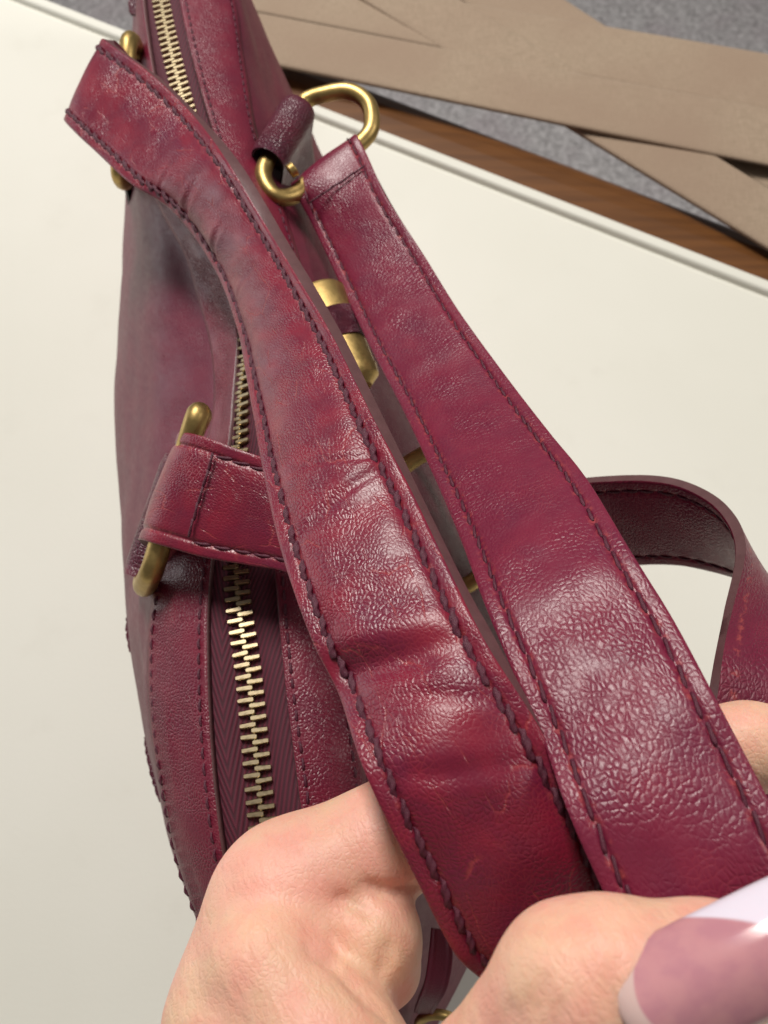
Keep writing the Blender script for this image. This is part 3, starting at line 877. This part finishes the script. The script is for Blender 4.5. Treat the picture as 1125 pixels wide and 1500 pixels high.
# skin folds
folds = [([(608,1300), (580,1307), (556,1304), (534,1294)], .10, .22), ([(566,1492), (536,1462), (508,1434), (486,1412)], .11, .22), ([(486,1412), (468,1404), (452,1392)], .05, .30),
         ([(540,1340), (520,1324), (496,1314)], .03, .30), ([(500,1396), (488,1372)], .03, .30), ([(560,1420), (566,1390)], .02, .3),
         ([(786,1490), (797,1452), (800,1430)], .035, .12), ([(762,1500), (770,1470), (776,1450)], .035, .12), ([(742,1500), (748,1482), (753,1468)], .03, .12), ([(812,1500), (822,1470)], .03, .12),
         ([(905,1400), (896,1440), (898,1500)], .04, .1)]
for path, rad, k in folds: F = carve(F, path, rad, k)
def surface_nets(F, org, h):
    s = F < 0
    nx, ny, nz = F.shape
    c = [s[i:nx - 1 + i, j:ny - 1 + j, k:nz - 1 + k] for i in (0, 1) for j in (0, 1) for k in (0, 1)]
    cnt = sum(x.astype(np.int8) for x in c)
    act = (cnt > 0) & (cnt < 8)
    idx = np.argwhere(act)
    vid = -np.ones(act.shape, dtype=np.int64); vid[act] = np.arange(len(idx))
    acc = np.zeros((len(idx), 3)); num = np.zeros(len(idx))
    corners = [(i, j, k) for i in (0, 1) for j in (0, 1) for k in (0, 1)]
    for a in corners:
        for ax in range(3):
            if a[ax]: continue
            b = list(a); b[ax] = 1
            fa = F[idx[:, 0] + a[0], idx[:, 1] + a[1], idx[:, 2] + a[2]]; fb = F[idx[:, 0] + b[0], idx[:, 1] + b[1], idx[:, 2] + b[2]]
            cr = (fa < 0) != (fb < 0)
            t = np.where(cr, fa / np.where(cr, fa - fb, 1), 0)
            p = np.array(a, float)[None] + t[:, None] * (np.array(b) - np.array(a))[None]
            acc[cr] += p[cr]; num[cr] += 1
    V = org + (idx + acc / num[:, None]) * h
    faces = []
    for ax in range(3):
        u, v = (ax + 1) % 3, (ax + 2) % 3
        sl0 = [slice(1, -1)] * 3; sl1 = [slice(1, -1)] * 3
        sl0[ax] = slice(0, F.shape[ax] - 1); sl1[ax] = slice(1, F.shape[ax])
        s0, s1 = s[tuple(sl0)], s[tuple(sl1)]
        e = np.argwhere(s0 != s1)
        if len(e) == 0: continue
        flip = s0[e[:, 0], e[:, 1], e[:, 2]]
        g = e.copy(); g[:, u] += 1; g[:, v] += 1
        q = []
        for du, dv in ((-1, -1), (0, -1), (0, 0), (-1, 0)):
            cc = g.copy(); cc[:, u] += du; cc[:, v] += dv
            q.append(vid[cc[:, 0], cc[:, 1], cc[:, 2]])
        q = np.stack(q, 1)
        q[~flip] = q[~flip][:, ::-1]
        faces.append(q)
    return V, np.concatenate(faces)
HV, HF = surface_nets(F, lo, H)
HF = HF[(HF >= 0).all(1)]
def skin_mat():
    g = NT("skin")
    tc = g.n("ShaderNodeTexCoord").outputs["Object"]
    n1 = g.noise(tc, 45.0, 4.0, .6).outputs[0]
    n2 = g.noise(tc, 130.0, 4.0, .6).outputs[0]
    c = g.mix(g.mapr(n1, .35, .68), (0.72, 0.455, 0.305), (0.77, 0.39, 0.305))
    c = g.mix(g.math('MULTIPLY', g.mapr(n2, .42, .70), .50), c, (0.72, 0.30, 0.23))
    g.set("Base Color", c); g.set("Roughness", g.math('MULTIPLY_ADD', n2, .2, .38)); g.set("Specular IOR Level", .4)
    g.set("Subsurface Weight", .35); g.b.inputs["Subsurface Radius"].default_value = (1.0, .35, .2); g.set("Subsurface Scale", .004)
    w = g.warp(tc, 120, .004)
    mp = g.n('ShaderNodeMapping'); g.t.links.new(w, mp.inputs[0]); mp.inputs['Rotation'].default_value = (0, 0, math.radians(-32))
    st = g.noise(g.scalev(mp.outputs[0], (1.0, .16, .5)), 750.0, 3.0).outputs[0]
    v = g.mapr(g.voro(g.warp(tc, 200, .002), 900.0).outputs["Distance"], 0, .25)
    fold = g.noise(g.scalev(mp.outputs[0], (1.0, .22, .7)), 260.0, 2.0).outputs[0]
    h = g.math('ADD', g.math('MULTIPLY', v, .12), g.math('ADD', g.math('MULTIPLY', st, .8), g.math('MULTIPLY', fold, 1.0)))
    g.set("Normal", g.bump(h, 0.00034))
    return g.m
M_skin = skin_mat()
hbase = Vector(P(400, 1500, 17.6))
hand = mesh_obj("hand", [Vector(v) for v in HV], [tuple(int(i) for i in f) for f in HF], M_skin, base=hbase)
hand["label"] = "hand gripping both handles, thumb with long pink and white nail"
hand["category"] = "hand"
md = hand.modifiers.new("smooth", 'SMOOTH'); md.iterations = 3; md.factor = .5

def nail_mat():
    g = NT("nail_varnish")
    uv = g.n("ShaderNodeUVMap", uv_map="UVMap").outputs[0]
    sep = g.n("ShaderNodeSeparateXYZ"); g.t.links.new(uv, sep.inputs[0])
    a, b = sep.outputs[0], sep.outputs[1]
    bb = g.math('MULTIPLY', b, b)
    bs = g.math('SUBTRACT', b, 0.35)
    smile = g.math('MULTIPLY_ADD', g.math('MULTIPLY', bs, bs), -0.63, 2.5)
    tip = g.mapr(g.math('SUBTRACT', a, smile), -.05, .06)
    lun = g.mapr(g.math('SUBTRACT', a, g.math('MULTIPLY_ADD', bb, .45, .30)), -.02, .02)
    nz = g.noise(uv, 2.0, 3.0).outputs[0]
    pink = g.mix(g.mapr(nz, .35, .65), (0.47, 0.21, 0.25), (0.53, 0.25, 0.27))
    c = g.mix(lun, (0.60, 0.42, 0.39), pink)
    c = g.mix(tip, c, (0.74, 0.66, 0.76))
    g.set("Base Color", c); g.set("Roughness", .14)
    g.set("Subsurface Weight", .15); g.b.inputs["Subsurface Radius"].default_value = (1, .5, .5); g.set("Subsurface Scale", .002)
    return g.m
O = P(908, 1490, 11.72)
e1 = (P(1124, 1386, 11.60) - O).normalized()
nv = (CAMP - P(1010, 1440, 11.6)).normalized(); nv = (nv - e1 * nv.dot(e1)).normalized()
e2 = e1.cross(nv)
if e2.z * 0 + (e2.dot(P(1010, 1500, 11.5) - P(1010, 1400, 11.5))) < 0: e2 = -e2
nvs, nfs, nuv = [], [], []
na, nb_ = 40, 24
LN = 3.5
for s in (0, 1):
    for i in range(na + 1):
        a = LN * i / na
        hw = .74 * (1 if a > .75 else max(0.0, 1 - (1 - a / .75) ** 2.3) ** (1 / 2.3)) * (1 if a < 2.4 else 1 - .12 * ((a - 2.4) / 1.1) ** 2)
        hw = max(hw, .06)
        for j in range(nb_ + 1):
            b = 2 * j / nb_ - 1
            y = b * hw
            z = -.42 * (y / .74) ** 2 + .10 * math.sin(math.pi * min(1, a / LN)) - (.10 * (1 - min(1, a / .25)) ** 2) - s * .055 + (.05 if s == 0 and abs(b) > .96 else 0) * -1
            nvs.append(O + e1 * a + e2 * y + nv * z); nuv.append((a, y / .74))
kk = nb_ + 1; off = (na + 1) * kk
for i in range(na):
    for j in range(nb_):
        q = (i * kk + j, i * kk + j + 1, (i + 1) * kk + j + 1, (i + 1) * kk + j)
        nfs.append(q); nfs.append(tuple(off + x for x in q[::-1]))
for i in range(na):
    for j in (0, nb_):
        nfs.append((i * kk + j, (i + 1) * kk + j, off + (i + 1) * kk + j, off + i * kk + j))
for j in range(nb_):
    for i in (0, na):
        nfs.append((i * kk + j, i * kk + j + 1, off + i * kk + j + 1, off + i * kk + j))
nail = mesh_obj("fingernail", nvs, nfs, nail_mat(), hand, uvs=nuv)
bm = bmesh.new(); bm.from_mesh(nail.data); bmesh.ops.recalc_face_normals(bm, faces=bm.faces); bm.to_mesh(nail.data); bm.free()
nail["label"] = "long pink thumbnail with white tip"
